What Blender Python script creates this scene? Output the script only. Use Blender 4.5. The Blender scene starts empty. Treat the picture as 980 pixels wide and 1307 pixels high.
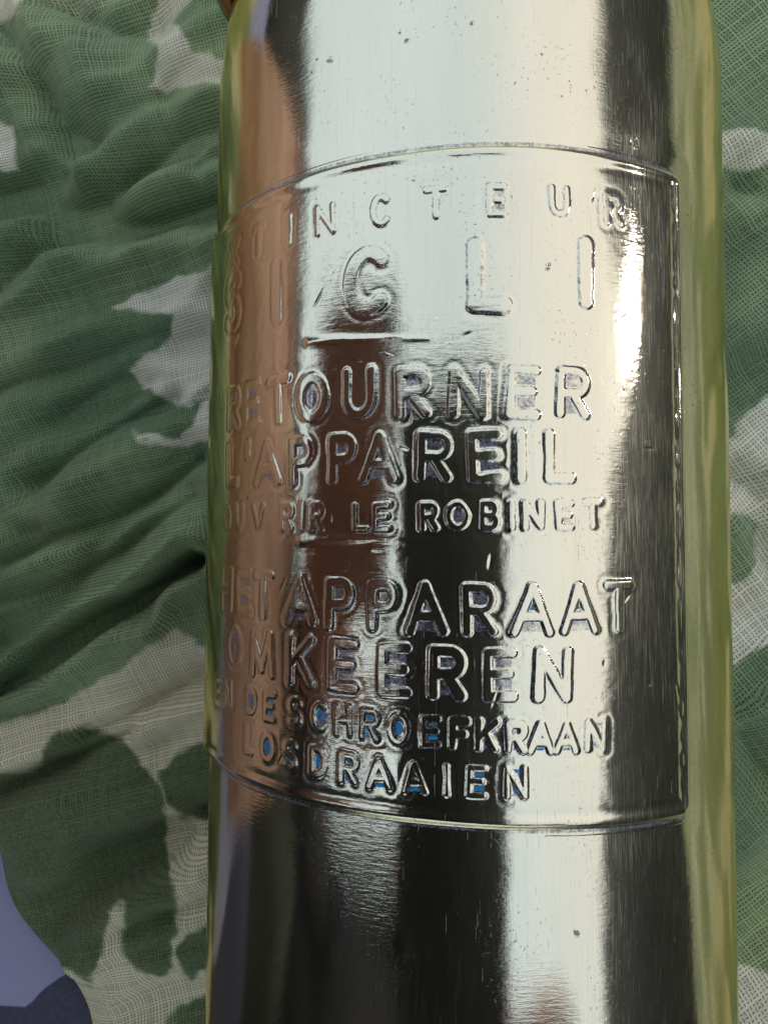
import bpy, bmesh, math, random
import numpy as np
from mathutils import Vector, Matrix

random.seed(7)
rng = np.random.default_rng(11)
sc = bpy.context.scene
COL = sc.collection

# ------------------------------------------------------------------ camera
F_PX, CAM_H, CAM_Y = 1050.0, 0.134526, -0.009015
A_, B_, C_ = 0.055606, 0.096328, 0.003915
R = 0.04                       # radius of the cylinder, its axis lies along Y at z = R
LH = 0.039187                  # half height of the embossed panel
def rotm(a, b, c):
    ca, sa, cb, sb, cc, s_ = math.cos(a), math.sin(a), math.cos(b), math.sin(b), math.cos(c), math.sin(c)
    X = np.array([[1, 0, 0], [0, ca, -sa], [0, sa, ca]])
    Y = np.array([[cb, 0, sb], [0, 1, 0], [-sb, 0, cb]])
    Z = np.array([[cc, -s_, 0], [s_, cc, 0], [0, 0, 1]])
    return Z @ Y @ X
CM = rotm(A_, B_, C_)
CP = np.array([0, CAM_Y, CAM_H + R])
camd = bpy.data.cameras.new('camera')
cam = bpy.data.objects.new('camera', camd)
COL.objects.link(cam)
camd.sensor_fit = 'HORIZONTAL'
camd.sensor_width = 36
camd.lens = 36 * F_PX / 980
camd.clip_start = 0.005
camd.clip_end = 500
mw = Matrix([[*CM[0], CP[0]], [*CM[1], CP[1]], [*CM[2], CP[2]], [0, 0, 0, 1]])
cam.matrix_world = mw
sc.camera = cam

# ------------------------------------------------------------------ sky, sun, exposure
SUN_EL, SUN_AZ = math.radians(17), math.radians(70)      # azimuth from +Y towards +X
w = bpy.data.worlds.new('World')
sc.world = w
w.use_nodes = True
nt = w.node_tree
nt.nodes.clear()
out = nt.nodes.new('ShaderNodeOutputWorld')
bg = nt.nodes.new('ShaderNodeBackground')
sky = nt.nodes.new('ShaderNodeTexSky')
sky.sky_type = 'NISHITA'
sky.sun_disc = False
sky.sun_elevation = SUN_EL
sky.sun_rotation = SUN_AZ
sky.air_density = 1.6
sky.dust_density = 1.0
sky.ozone_density = 1.5
tc = nt.nodes.new('ShaderNodeTexCoord')
mp = nt.nodes.new('ShaderNodeMapping')
mp.inputs['Scale'].default_value = (1.0, 1.0, 2.0)
nz = nt.nodes.new('ShaderNodeTexNoise')
nz.inputs['Scale'].default_value = 1.3
nz.inputs['Detail'].default_value = 6
nz.inputs['Roughness'].default_value = 0.45
rp = nt.nodes.new('ShaderNodeMapRange')
rp.inputs['From Min'].default_value = 0.30
rp.inputs['From Max'].default_value = 0.60
rp.inputs['To Min'].default_value = 0.84
rp.inputs['To Max'].default_value = 0.95
mx = nt.nodes.new('ShaderNodeMix')
mx.data_type = 'RGBA'
mx.inputs[7].default_value = (7.7, 8.5, 8.5, 1)          # thin bright cloud
L = nt.links.new
L(tc.outputs['Generated'], mp.inputs['Vector'])
L(mp.outputs['Vector'], nz.inputs['Vector'])
L(nz.outputs['Fac'], rp.inputs['Value'])
L(rp.outputs['Result'], mx.inputs[0])
L(sky.outputs['Color'], mx.inputs[6])
nrmv = nt.nodes.new('ShaderNodeVectorMath'); nrmv.operation = 'DOT_PRODUCT'
nrmv.inputs[1].default_value = (math.sin(SUN_AZ) * math.cos(SUN_EL), math.cos(SUN_AZ) * math.cos(SUN_EL), math.sin(SUN_EL))
L(tc.outputs['Generated'], nrmv.inputs[0])
rw = nt.nodes.new('ShaderNodeMapRange'); rw.interpolation_type = 'SMOOTHSTEP'
rw.inputs['From Min'].default_value = 0.35; rw.inputs['From Max'].default_value = 0.95
L(nrmv.outputs['Value'], rw.inputs['Value'])
cm = nt.nodes.new('ShaderNodeMix'); cm.data_type = 'RGBA'
cm.inputs[6].default_value = (7.2, 8.1, 8.2, 1); cm.inputs[7].default_value = (9.6, 9.1, 7.9, 1)
L(rw.outputs['Result'], cm.inputs[0]); L(cm.outputs[2], mx.inputs[7])
L(mx.outputs[2], bg.inputs['Color'])
bg.inputs['Strength'].default_value = 0.11
L(bg.outputs[0], out.inputs['Surface'])
sd = bpy.data.lights.new('sun', 'SUN')
sd.energy = 1.5
sd.angle = math.radians(10)
sd.color = (1.0, 0.93, 0.82)
sun = bpy.data.objects.new('sun', sd)
COL.objects.link(sun)
sv = Vector((math.sin(SUN_AZ) * math.cos(SUN_EL), math.cos(SUN_AZ) * math.cos(SUN_EL), math.sin(SUN_EL)))
sun.rotation_euler = sv.to_track_quat('Z', 'Y').to_euler()
sc.view_settings.view_transform = 'Standard'
sc.view_settings.look = 'None'
sc.view_settings.exposure = 0.0
sc.view_settings.gamma = 1.0
sc.render.engine = 'CYCLES'
sc.cycles.max_bounces = 8
sc.cycles.glossy_bounces = 5
sc.render.resolution_x = 767
sc.render.resolution_y = 1024

# ------------------------------------------------------------------ helpers
def tag(o, label=None, cat=None, group=None, kind=None):
    if label: o['label'] = label
    if cat: o['category'] = cat
    if group: o['group'] = group
    if kind: o['kind'] = kind
    return o
def link(name, me, mat=None, parent=None):
    o = bpy.data.objects.new(name, me)
    COL.objects.link(o)
    if mat is not None and me is not None and not me.materials: me.materials.append(mat)
    if parent is not None: o.parent = parent
    return o
def empty(name, loc=(0, 0, 0)):
    o = bpy.data.objects.new(name, None)
    o.location = loc
    o.empty_display_size = 0.02
    COL.objects.link(o)
    return o
def from_bm(name, bm, mat, parent=None, smooth=True):
    me = bpy.data.meshes.new(name)
    bm.normal_update()
    bm.to_mesh(me)
    bm.free()
    for p in me.polygons: p.use_smooth = smooth
    return link(name, me, mat, parent)
def big_mesh(name, co, quads, normals=None):
    me = bpy.data.meshes.new(name)
    n, m = len(co), len(quads)
    me.vertices.add(n)
    me.vertices.foreach_set('co', np.ascontiguousarray(co, np.float32).ravel())
    me.loops.add(m * 4)
    me.loops.foreach_set('vertex_index', np.ascontiguousarray(quads, np.int32).ravel())
    me.polygons.add(m)
    me.polygons.foreach_set('loop_start', np.arange(m, dtype=np.int32) * 4)
    me.polygons.foreach_set('loop_total', np.full(m, 4, np.int32))
    me.polygons.foreach_set('use_smooth', np.ones(m, bool))
    me.update(calc_edges=True)
    if normals is not None:
        me.normals_split_custom_set_from_vertices(normals.astype(np.float32).tolist())
    return me
def fattr(me, name, v):
    a = me.attributes.new(name, 'FLOAT', 'POINT')
    a.data.foreach_set('value', np.ascontiguousarray(v, np.float32).ravel())
def vnoise(u, v, cell, seed):
    """smooth value noise on a tensor grid u x v, cells of the given size (tuple or number)"""
    cu, cv = cell if isinstance(cell, tuple) else (cell, cell)
    r = np.random.default_rng(seed)
    a, b = (u - u.min()) / cu, (v - v.min()) / cv
    G = r.standard_normal((int(a.max()) + 5, int(b.max()) + 5))
    def basis(t, n):
        i = np.floor(t).astype(int)
        f = t - i
        W = np.zeros((len(t), n))
        k = np.arange(len(t))
        W[k, i] = (1 - f) ** 3 / 6
        W[k, i + 1] = (3 * f ** 3 - 6 * f ** 2 + 4) / 6
        W[k, i + 2] = (-3 * f ** 3 + 3 * f ** 2 + 3 * f + 1) / 6
        W[k, i + 3] = f ** 3 / 6
        return W
    return basis(a, G.shape[0]) @ G @ basis(b, G.shape[1]).T * 1.6
def sstep(x, a, b):
    t = np.clip((x - a) / (b - a), 0, 1)
    return t * t * (3 - 2 * t)
def ray(x, y):
    d = CM @ np.array([(x - 490) / F_PX, (653.5 - y) / F_PX, -1.])
    return d / np.linalg.norm(d)
def on_cyl(x, y, rad):
    """where the line of sight of a photo point meets the cylinder: (angle, Y)"""
    d = ray(x, y)
    c = CP - np.array([0, 0, R])
    a = d[0] ** 2 + d[2] ** 2
    b = c[0] * d[0] + c[2] * d[2]
    q = max(b * b - a * (c[0] ** 2 + c[2] ** 2 - rad * rad), 0)
    P = c + (-b - math.sqrt(q)) / a * d
    return math.atan2(P[0], P[2]), P[1]
def on_table(x, y, z=0.0):
    d = ray(x, y)
    P = CP + (z - CP[2]) / d[2] * d
    return P[0], P[1]

class NT:
    """small helper to write node trees"""
    def __init__(self, name):
        self.m = bpy.data.materials.new(name)
        self.m.use_nodes = True
        self.t = self.m.node_tree
        self.t.nodes.clear()
        self.out = self.n('ShaderNodeOutputMaterial')
    def n(self, typ, **kw):
        nd = self.t.nodes.new(typ)
        for k, v in kw.items(): setattr(nd, k, v)
        return nd
    def l(self, a, b): self.t.links.new(a, b)
    def s(self, nd, key, v):
        if hasattr(v, 'is_output') or isinstance(v, bpy.types.NodeSocket): self.l(v, nd.inputs[key])
        else: nd.inputs[key].default_value = v
    def math(self, op, a, b=0.0, c=None, clamp=False):
        nd = self.n('ShaderNodeMath', operation=op, use_clamp=clamp)
        self.s(nd, 0, a); self.s(nd, 1, b)
        if c is not None: self.s(nd, 2, c)
        return nd.outputs[0]
    def mix(self, f, a, b):
        nd = self.n('ShaderNodeMix', data_type='RGBA')
        self.s(nd, 0, f); self.s(nd, 6, a); self.s(nd, 7, b)
        return nd.outputs[2]
    def fmix(self, f, a, b):
        nd = self.n('ShaderNodeMix')
        self.s(nd, 0, f); self.s(nd, 2, a); self.s(nd, 3, b)
        return nd.outputs[0]
    def ramp(self, v, lo, hi, a=0.0, b=1.0, smooth=True):
        nd = self.n('ShaderNodeMapRange', interpolation_type='SMOOTHSTEP' if smooth else 'LINEAR')
        self.s(nd, 'Value', v); self.s(nd, 'From Min', lo); self.s(nd, 'From Max', hi)
        self.s(nd, 'To Min', a); self.s(nd, 'To Max', b)
        return nd.outputs['Result']
    def noise(self, vec, scale, detail=4, rough=0.5, dist=0.0):
        nd = self.n('ShaderNodeTexNoise')
        if vec is not None: self.l(vec, nd.inputs['Vector'])
        self.s(nd, 'Scale', scale); self.s(nd, 'Detail', detail); self.s(nd, 'Roughness', rough); self.s(nd, 'Distortion', dist)
        return nd.outputs['Fac']
    def mapping(self, vec, rot=(0, 0, 0), scale=(1, 1, 1), loc=(0, 0, 0)):
        nd = self.n('ShaderNodeMapping')
        self.l(vec, nd.inputs['Vector'])
        nd.inputs['Rotation'].default_value = rot; nd.inputs['Scale'].default_value = scale; nd.inputs['Location'].default_value = loc
        return nd.outputs[0]
    def attr(self, name):
        nd = self.n('ShaderNodeAttribute', attribute_name=name)
        return nd.outputs['Fac']
    def pr(self, **kw):
        nd = self.n('ShaderNodeBsdfPrincipled')
        for k, v in kw.items(): self.s(nd, k.replace('_', ' '), v)
        return nd
    def bump(self, h, strength, dist, normal=None):
        nd = self.n('ShaderNodeBump')
        self.s(nd, 'Height', h); self.s(nd, 'Strength', strength); self.s(nd, 'Distance', dist)
        if normal is not None: self.l(normal, nd.inputs['Normal'])
        return nd.outputs[0]

def simple_mat(name, col, rough=0.7, scale=40.0, var=0.25, bump=0.0, dist=0.001):
    m = NT(name)
    co = m.n('ShaderNodeTexCoord').outputs['Object']
    n = m.noise(co, scale, 5, 0.6)
    c = m.mix(n, tuple(x * (1 - var) for x in col) + (1,), tuple(min(1, x * (1 + var)) for x in col) + (1,))
    p = m.pr(Base_Color=c, Roughness=rough)
    if bump: m.l(m.bump(n, bump, dist), p.inputs['Normal'])
    m.l(p.outputs[0], m.out.inputs[0])
    return m.m

# ------------------------------------------------------------------ polished metal
def metal_material():
    m = NT('worn_nickel_plate')
    uv = m.n('ShaderNodeAttribute', attribute_name='unrolled').outputs['Vector']   # millimetres: x round, y along
    # tarnish and plating tone
    big = m.noise(m.mapping(uv, scale=(0.09, 0.02, 1)), 1.0, 5, 0.6, 0.4)
    streak = m.noise(m.mapping(uv, scale=(1.6, 0.05, 1)), 1.0, 4, 0.6)
    base = m.mix(big, (0.76, 0.75, 0.67, 1), (0.88, 0.855, 0.79, 1))
    base = m.mix(m.ramp(streak, 0.55, 0.8, 0, 0.35), base, (0.66, 0.60, 0.47, 1))
    # pits: tiny dark specks, gathered in clusters
    clus = m.ramp(m.noise(m.mapping(uv, loc=(3.3, 1.2, 0), scale=(0.12, 0.09, 1)), 1.0, 4, 0.6), 0.45, 0.66)
    sp = m.noise(m.mapping(uv, scale=(1.9, 1.5, 1)), 1.0, 3, 0.75)
    pit = m.math('MULTIPLY', m.ramp(sp, 0.615, 0.66), m.math('ADD', m.math('MULTIPLY', clus, 0.95), 0.05))
    sp2 = m.noise(m.mapping(uv, loc=(9, 4, 0), scale=(0.75, 0.62, 1)), 1.0, 6, 0.78)
    pit = m.math('MAXIMUM', pit, m.math('MULTIPLY', m.ramp(sp2, 0.66, 0.69), clus))
    # a few tarnish stars at fixed spots
    sn = m.noise(uv, 1.9, 5, 0.8)
    for sx_, sy_, r_ in ((421, 77, .95), (404, 76, .6), (398, 92, .6), (519, 52, .8), (510, 42, .5), (602, 28, .7), (527, 233, .6), (699, 341, .6), (697, 345, .7), (692, 68, .5), (735, 1192, .9)):
        a0_, y0_ = on_cyl(sx_, sy_, R)
        vd = m.n('ShaderNodeVectorMath', operation='DISTANCE'); m.l(uv, vd.inputs[0]); vd.inputs[1].default_value = (a0_ * R * 1000, y0_ * 1000, 0)
        pit = m.math('MAXIMUM', pit, m.ramp(m.math('ADD', m.math('DIVIDE', vd.outputs['Value'], r_), m.math('MULTIPLY', sn, 2.6)), 1.55, 1.75, 1.0, 0.0))
    # scratches: hairlines in several directions
    scr = None
    for i, (ang, sx, sy, lo, hi) in enumerate(((0.04, 7.0, 0.13, 0.775, 0.80), (0.5, 6.2, 0.16, 0.765, 0.79), (-0.42, 5.8, 0.12, 0.77, 0.80), (1.35, 6.0, 0.10, 0.76, 0.79), (-1.2, 6.2, 0.2, 0.775, 0.80))):
        s_ = m.ramp(m.noise(m.mapping(uv, rot=(0, 0, ang), scale=(sx, sy, 1), loc=(i * 3.1, i * 7.7, 0)), 1.0, 1.5, 0.5), lo, hi)
        scr = s_ if scr is None else m.math('MAXIMUM', scr, s_)
    grime, paint = m.attr('grime'), m.attr('paint')
    gn = m.noise(uv, 1.7, 6, 0.75)
    gn2 = m.noise(m.mapping(uv, loc=(5, 5, 0)), 0.45, 4, 0.6)
    gmask = m.math('MULTIPLY', m.ramp(m.math('ADD', grime, m.math('MULTIPLY', m.math('SUBTRACT', gn, 0.5), 2.2)), 0.62, 0.85), m.ramp(gn2, 0.30, 0.55))
    pmask = m.ramp(m.math('ADD', paint, m.math('MULTIPLY', m.math('SUBTRACT', gn, 0.5), 1.2)), 0.45, 0.60)
    col = m.mix(m.math('MULTIPLY', pit, 0.85), base, (0.13, 0.10, 0.15, 1))
    col = m.mix(m.math('MULTIPLY', scr, 0.15), col, (0.95, 0.95, 0.9, 1))
    metal = m.pr(Base_Color=col, Metallic=1.0)
    metal.inputs['Specular Tint'].default_value = (1.0, 0.87, 0.44, 1)
    rgh = m.ramp(m.noise(m.mapping(uv, scale=(0.5, 0.1, 1)), 1.0, 5, 0.65), 0.35, 0.75, 0.025, 0.085)
    rgh = m.math('ADD', rgh, m.math('MULTIPLY', m.math('MAXIMUM', scr, pit), 0.10))
    m.l(rgh, metal.inputs['Roughness'])
    # relief: brushed lines along the axis, fine orange peel, pits and scratches sunk
    br = m.noise(m.mapping(uv, scale=(6.5, 0.22, 1)), 1.0, 3, 0.6)
    br2 = m.noise(m.mapping(uv, rot=(0, 0, 1.5), scale=(6.0, 0.3, 1)), 1.0, 2, 0.6)
    peel = m.noise(uv, 1.1, 5, 0.7)
    fine = m.noise(uv, 6.0, 2, 0.6)
    jag = m.noise(m.mapping(uv, rot=(0, 0, .06), scale=(.55, 2.6, 1)), 1.0, 4, 0.65)      # polishing marks across the wall
    amt = m.ramp(m.noise(m.mapping(uv, loc=(2, 8, 0), scale=(.10, .05, 1)), 1.0, 3, .6), .35, .65, .45, 1.7)
    h = m.math('MULTIPLY', m.math('MULTIPLY', jag, amt), 0.95)
    h = m.math('ADD', h, m.math('MULTIPLY', br, 0.10))
    h = m.math('ADD', h, m.math('MULTIPLY', peel, 0.45))
    h = m.math('ADD', h, m.math('MULTIPLY', fine, 0.06))
    h = m.math('SUBTRACT', h, m.math('MULTIPLY', pit, 0.3))
    h = m.math('SUBTRACT', h, m.math('MULTIPLY', scr, 0.5))
    nb = m.bump(h, 1.0, 0.000016)
    m.l(nb, metal.inputs['Normal'])
    # a thin worn film: broad lobe that picks up brushed hairlines and smears
    hair = m.math('MAXIMUM', m.noise(m.mapping(uv, rot=(0, 0, .02), scale=(9, .12, 1)), 1.0, 3, .65), m.noise(m.mapping(uv, rot=(0, 0, .22), loc=(4, 1, 0), scale=(8, .14, 1)), 1.0, 3, .65))
    hair2 = m.math('MAXIMUM', m.noise(m.mapping(uv, rot=(0, 0, 1.45), scale=(7, .25, 1)), 1.0, 3, .65), m.noise(m.mapping(uv, rot=(0, 0, -.6), loc=(4, 1, 0), scale=(8, .2, 1)), 1.0, 3, .65))
    patch = m.ramp(m.noise(m.mapping(uv, loc=(7, 2, 0), scale=(.11, .045, 1)), 1.0, 4, .65), .38, .66)
    sgn = m.n('ShaderNodeSeparateXYZ'); m.l(uv, sgn.inputs[0])
    worn = m.math('MULTIPLY', m.ramp(sgn.outputs[0], 13.0, 19.0, .5, 1.7), m.ramp(m.math('ABSOLUTE', sgn.outputs[1]), 38, 60, 1.0, .85))
    film = m.math('MULTIPLY', m.math('ADD', m.math('MULTIPLY', m.ramp(hair, .50, .80), .60), m.math('MULTIPLY', m.ramp(hair2, .52, .8), .30)), m.math('MULTIPLY', worn, m.math('ADD', m.math('MULTIPLY', patch, .8), .25)))
    film = m.math('ADD', film, m.ramp(sgn.outputs[0], 12.0, 18.0, .045, .10), clamp=True)
    veil = m.pr(Base_Color=m.mix(.25, col, (.8, .78, .7, 1)), Metallic=1.0, Roughness=.36)
    vm = m.n('ShaderNodeMixShader'); m.s(vm, 0, film); m.l(metal.outputs[0], vm.inputs[1]); m.l(veil.outputs[0], vm.inputs[2])
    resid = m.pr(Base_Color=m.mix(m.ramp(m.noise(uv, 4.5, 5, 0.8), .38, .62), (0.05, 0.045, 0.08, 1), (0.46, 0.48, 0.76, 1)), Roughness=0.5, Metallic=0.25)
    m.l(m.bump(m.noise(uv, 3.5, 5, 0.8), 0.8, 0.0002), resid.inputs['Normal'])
    blue = m.pr(Base_Color=m.mix(gn, (0.005, 0.15, 0.50, 1), (0.02, 0.40, 0.92, 1)), Roughness=0.38)
    m.l(m.bump(gn, 0.5, 0.0001), blue.inputs['Normal'])
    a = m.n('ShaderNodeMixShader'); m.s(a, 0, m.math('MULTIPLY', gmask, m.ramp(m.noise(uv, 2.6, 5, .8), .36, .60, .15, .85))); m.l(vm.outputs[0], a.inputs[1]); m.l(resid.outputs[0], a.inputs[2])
    b = m.n('ShaderNodeMixShader'); m.s(b, 0, pmask); m.l(a.outputs[0], b.inputs[1]); m.l(blue.outputs[0], b.inputs[2])
    m.l(b.outputs[0], m.out.inputs[0])
    return m.m
METAL = metal_material()
def unroll_attr(me, xy):
    a = me.attributes.new('unrolled', 'FLOAT_VECTOR', 'POINT')
    v = np.zeros((len(xy), 3), np.float32)
    v[:, :2] = xy
    a.data.foreach_set('vector', v.ravel())

# ------------------------------------------------------------------ the extinguisher
EXT = empty('fire_extinguisher', (0, 0, 0))
tag(EXT, 'worn nickel-plated metal fire extinguisher cylinder with embossed French and Dutch instructions, lying on camouflage cloth', 'fire extinguisher')

# body: one sheet of revolution, with shoulder at the top and a rolled foot at the bottom
NP = 620
ph = np.linspace(-math.pi, math.pi, NP, endpoint=False)
prof = []
for y in np.arange(-0.1, 0.0601, 0.001): prof.append((y, R))
for t in np.linspace(0, 1, 60)[1:]:                      # shoulder: slow start, then a dome
    a = t * math.pi / 2
    prof.append((0.060 + 0.045 * math.sin(a), 0.014 + (R - 0.014) * math.cos(a) ** 0.9))
prof.append((0.125, 0.0138))
prof.append((0.125, 0.001))
pr_ = [(-0.0985, 0.001), (-0.0985, 0.0365), (-0.1035, 0.038), (-0.1045, 0.0395), (-0.1035, 0.0408), (-0.1015, 0.0408), (-0.1005, 0.0401)] + prof
pr_ = np.array(pr_)
py, pr = pr_[:, 0], pr_[:, 1]
U, V = ph * R * 1000, np.arange(len(py)) * 1.0
ns = 0.05 * vnoise(U, V, (17, 45), 1) + 0.016 * vnoise(U, V, (5, 30), 2) + 0.0055 * vnoise(U, V, (1.8, 8), 3) + 0.007 * vnoise(U, V, (3.2, 4), 33)
ns = ns + 0.016 * vnoise(U, V, (2.4, 16), 35) * sstep(np.abs(ph), .62, .85)[:, None]
ns *= 0.001
ins = sstep(ph * R * 1000, -60, -56)[:, None] * sstep(-ph * R * 1000, -33.5, -31)[:, None] * sstep(-np.abs(py) * 1000, -43, -41)[None, :]
ns = ns * (1 - ins) - .00003 * ins
k = sstep(np.abs(ph), 2.7, 3.1)[:, None]
ns = ns * (1 - k)
rad = pr[None, :] + ns * (pr[None, :] > 0.03)
# a few dents in the wall
def dent(phi_px, amp, su, sv):
    p0, y0 = on_cyl(*phi_px, R)
    return amp * np.exp(-((ph[:, None] - p0) * R / su) ** 2 - ((py[None, :] - y0) / sv) ** 2)
rad = rad - dent((318, 168), 0.00012, 0.0012, 0.0006) - dent((545, 1200), 0.00012, .0009, .0012) - dent((515, 1212), .0001, .0008, .001) + dent((350, 30), .00010, .004, .008)
co = np.stack([rad * np.sin(ph)[:, None], np.broadcast_to(py, rad.shape), R + rad * np.cos(ph)[:, None]], -1)
nv = len(py)
ii, jj = np.meshgrid(np.arange(NP), np.arange(nv - 1), indexing='ij')
i2 = (ii + 1) % NP
q = np.stack([ii * nv + jj, ii * nv + jj + 1, i2 * nv + jj + 1, i2 * nv + jj], -1).reshape(-1, 4)
me = big_mesh('body_shell', co.reshape(-1, 3), q[:, ::-1])
unroll_attr(me, np.stack([np.broadcast_to(ph[:, None] * R * 1000, rad.shape), np.broadcast_to(py * 1000, rad.shape)], -1).reshape(-1, 2))
link('body_shell', me, METAL, EXT)

# -------- glyphs as strokes in a unit box
def arc(cx, cy, rx, ry, a0, a1, n=14):
    return [(cx + rx * math.cos(math.radians(a0 + (a1 - a0) * i / n)), cy + ry * math.sin(math.radians(a0 + (a1 - a0) * i / n))) for i in range(n + 1)]
P_bowl = [(0, 1), (0.55, 1)] + arc(0.6, 0.74, 0.4, 0.26, 80, -80, 10) + [(0.55, 0.48), (0, 0.48)]
GL = {
 'A': [[(0, 0), (0.5, 1), (1, 0)], [(0.2, 0.34), (0.8, 0.34)]],
 'B': [[(0, 0), (0, 1)], [(0, 1), (0.55, 1)] + arc(0.58, 0.76, 0.34, 0.24, 80, -80, 8) + [(0.5, 0.52), (0, 0.52)], [(0.5, 0.52)] + arc(0.6, 0.26, 0.4, 0.26, 80, -80, 8) + [(0.5, 0), (0, 0)]],
 'C': [arc(0.52, 0.5, 0.5, 0.5, 48, 312, 22)],
 'D': [[(0, 0), (0, 1), (0.4, 1)] + arc(0.42, 0.5, 0.58, 0.5, 85, -85, 14) + [(0.4, 0), (0, 0)]],
 'E': [[(1, 1), (0, 1), (0, 0), (1, 0)], [(0, 0.52), (0.85, 0.52)]],
 'F': [[(1, 1), (0, 1), (0, 0)], [(0, 0.5), (0.8, 0.5)]],
 'H': [[(0, 0), (0, 1)], [(1, 0), (1, 1)], [(0, 0.52), (1, 0.52)]],
 'I': [[(0.5, 0), (0.5, 1)]],
 'K': [[(0, 0), (0, 1)], [(1, 1), (0.08, 0.42)], [(0.36, 0.62), (1, 0)]],
 'L': [[(0, 1), (0, 0), (1, 0)]],
 'M': [[(0, 0), (0.06, 1), (0.5, 0.12), (0.94, 1), (1, 0)]],
 'N': [[(0, 0), (0, 1), (1, 0), (1, 1)]],
 'O': [arc(0.5, 0.5, 0.5, 0.5, 0, 360, 26)],
 'P': [[(0, 0), (0, 1)], P_bowl],
 'R': [[(0, 0), (0, 1)], P_bowl, [(0.48, 0.48), (1, 0)]],
 'S': [arc(0.5, 0.76, 0.46, 0.24, 25, 270, 14) + arc(0.5, 0.25, 0.48, 0.25, 90, -150, 14)],
 'T': [[(0, 1), (1, 1)], [(0.5, 1), (0.5, 0)]],
 'U': [[(0, 1), (0, 0.4)] + arc(0.5, 0.38, 0.5, 0.38, 180, 360, 14) + [(1, 1)]],
 'V': [[(0, 1), (0.5, 0), (1, 1)]],
 'X': [[(0, 0), (1, 1)], [(0, 1), (1, 0)]],
 "'": [[(0.5, 1), (0.3, 0.7)]],
}
GW = dict(A=.80, B=.56, C=.66, D=.62, E=.56, F=.48, H=.62, I=.05, K=.62, L=.50, M=.82, N=.68, O=.72, P=.54, R=.60, S=.52, T=.64, U=.60, V=.78, X=.7)
GW["'"] = .1
RP = R + 0.0008
# rows: (height mm, stroke half width mm, relief mm, paint, [(char, photo x, photo y)])
ROWS = [
 (3.2, .37, 0.096, .0, [('E', None, -68), ('X', 299, 324), ('T', 330, 305), ('I', 368, 292), ('N', 415, 280), ('C', 486, 268), ('T', 556, 258), ('E', 634, 255), ('U', 714, 256), ('R', 783, 267)]),
 (6.9, .88, 0.126, .0, [('S', 297, 385), ('I', 352, 372), ('C', 469, 358), ('L', 624, 350), ('I', 747, 348)]),
 (5.0, .57, 0.148, .25, [('R', 299, 520), ('E', 322, 515), ('T', 355, 511), ('O', 399, 507), ('U', 458, 501), ('R', 527, 501), ('N', 598, 501), ('E', 667, 500), ('R', 731, 501)]),
 (5.0, .56, 0.141, .3, [('L', 297, 592), ("'", 317, 590), ('A', 341, 590), ('P', 385, 588), ('P', 437, 585), ('A', 484, 584), ('R', 554, 582), ('E', 619, 582), ('I', 664, 582), ('L', 714, 582)]),
 (2.75, .38, 0.111, .35, [('O', 290, 659), ('U', 306, 659), ('V', 330, 659), ('R', 366, 660), ('I', 386, 660), ('R', 404, 660), ('L', 460, 660), ('E', 487, 660), ('R', 547, 659), ('O', 584, 658), ('B', 625, 658), ('I', 652, 658), ('N', 680, 658), ('E', 720, 658), ('T', 756, 656)]),
 (5.0, .56, 0.148, .5, [('H', 289, 752), ('E', 311, 756), ('T', 336, 760), ('A', 383, 766), ('P', 433, 771), ('P', 489, 774), ('A', 543, 777), ('R', 612, 778), ('A', 679, 778), ('A', 739, 777), ('T', 790, 774)]),
 (5.0, .57, 0.148, .5, [('O', 299, 826), ('M', 334, 835), ('K', 384, 843), ('E', 438, 849), ('E', 503, 855), ('R', 570, 859), ('E', 638, 861), ('N', 706, 861)]),
 (2.95, .37, 0.118, 1., [('E', 279, 878), ('N', 291, 884), ('D', 321, 895), ('E', 344, 902), ('S', 377, 909), ('C', 408, 914), ('H', 438, 920), ('R', 472, 925), ('O', 509, 930), ('E', 549, 934), ('F', 586, 937), ('K', 622, 939), ('R', 658, 941), ('A', 690, 942), ('A', 723, 942), ('N', 761, 939)]),
 (3.05, .37, 0.118, 1., [('L', 318, 944), ('O', 342, 954), ('S', 371, 964), ('D', 406, 972), ('R', 445, 981), ('A', 484, 988), ('A', 529, 993), ('I', 570, 996), ('E', 608, 998), ('N', 658, 999)]),
]
# -------- panel grid
LHE = LH + 0.0008
PH0, PH1 = math.radians(-76) - .0008 / RP, math.radians(42.5) + .0008 / RP
STEP = 0.00012
na, nb_ = int((PH1 - PH0) * RP / STEP), int(2 * LHE / STEP)
pa = np.linspace(PH0, PH1, na)
vb = np.linspace(-1, 1, nb_)
YY = np.where(vb[None, :] > 0, vb[None, :] * (LHE + 0.033 * 0.01 * pa[:, None]), -vb[None, :] * (-LHE - 0.148 * 0.01 * pa[:, None]))
SS = np.broadcast_to((pa * RP)[:, None], YY.shape)
smm, ymm = pa * RP * 1000, vb * LHE * 1000
X_mm, Y_mm = SS * 1000, YY * 1000
wob = 0.07 * vnoise(smm, ymm, 2.6, 5) + 0.02 * vnoise(smm, ymm, .8, 6) + 0.012 * vnoise(smm, ymm, .36, 7)          # hand-cut unevenness of edges
wear = np.clip(.86 + .20 * vnoise(smm, ymm, 5, 51) + .08 * vnoise(smm, ymm, 1.2, 52), .4, 1.15)
relief = np.zeros_like(YY); grime = np.zeros_like(YY); paint = np.zeros_like(YY)
owner = np.full(YY.shape, -1, np.int32)
letters = []
def seg_dist(px, py_, strokes):
    d = np.full(px.shape, 1e9)
    for st in strokes:
        for (x0, y0), (x1, y1) in zip(st[:-1], st[1:]):
            dx, dy = x1 - x0, y1 - y0
            t = np.clip(((px - x0) * dx + (py_ - y0) * dy) / (dx * dx + dy * dy + 1e-12), 0, 1)
            d = np.minimum(d, np.hypot(px - x0 - t * dx, py_ - y0 - t * dy))
    return d
lr = random.Random(3)
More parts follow.
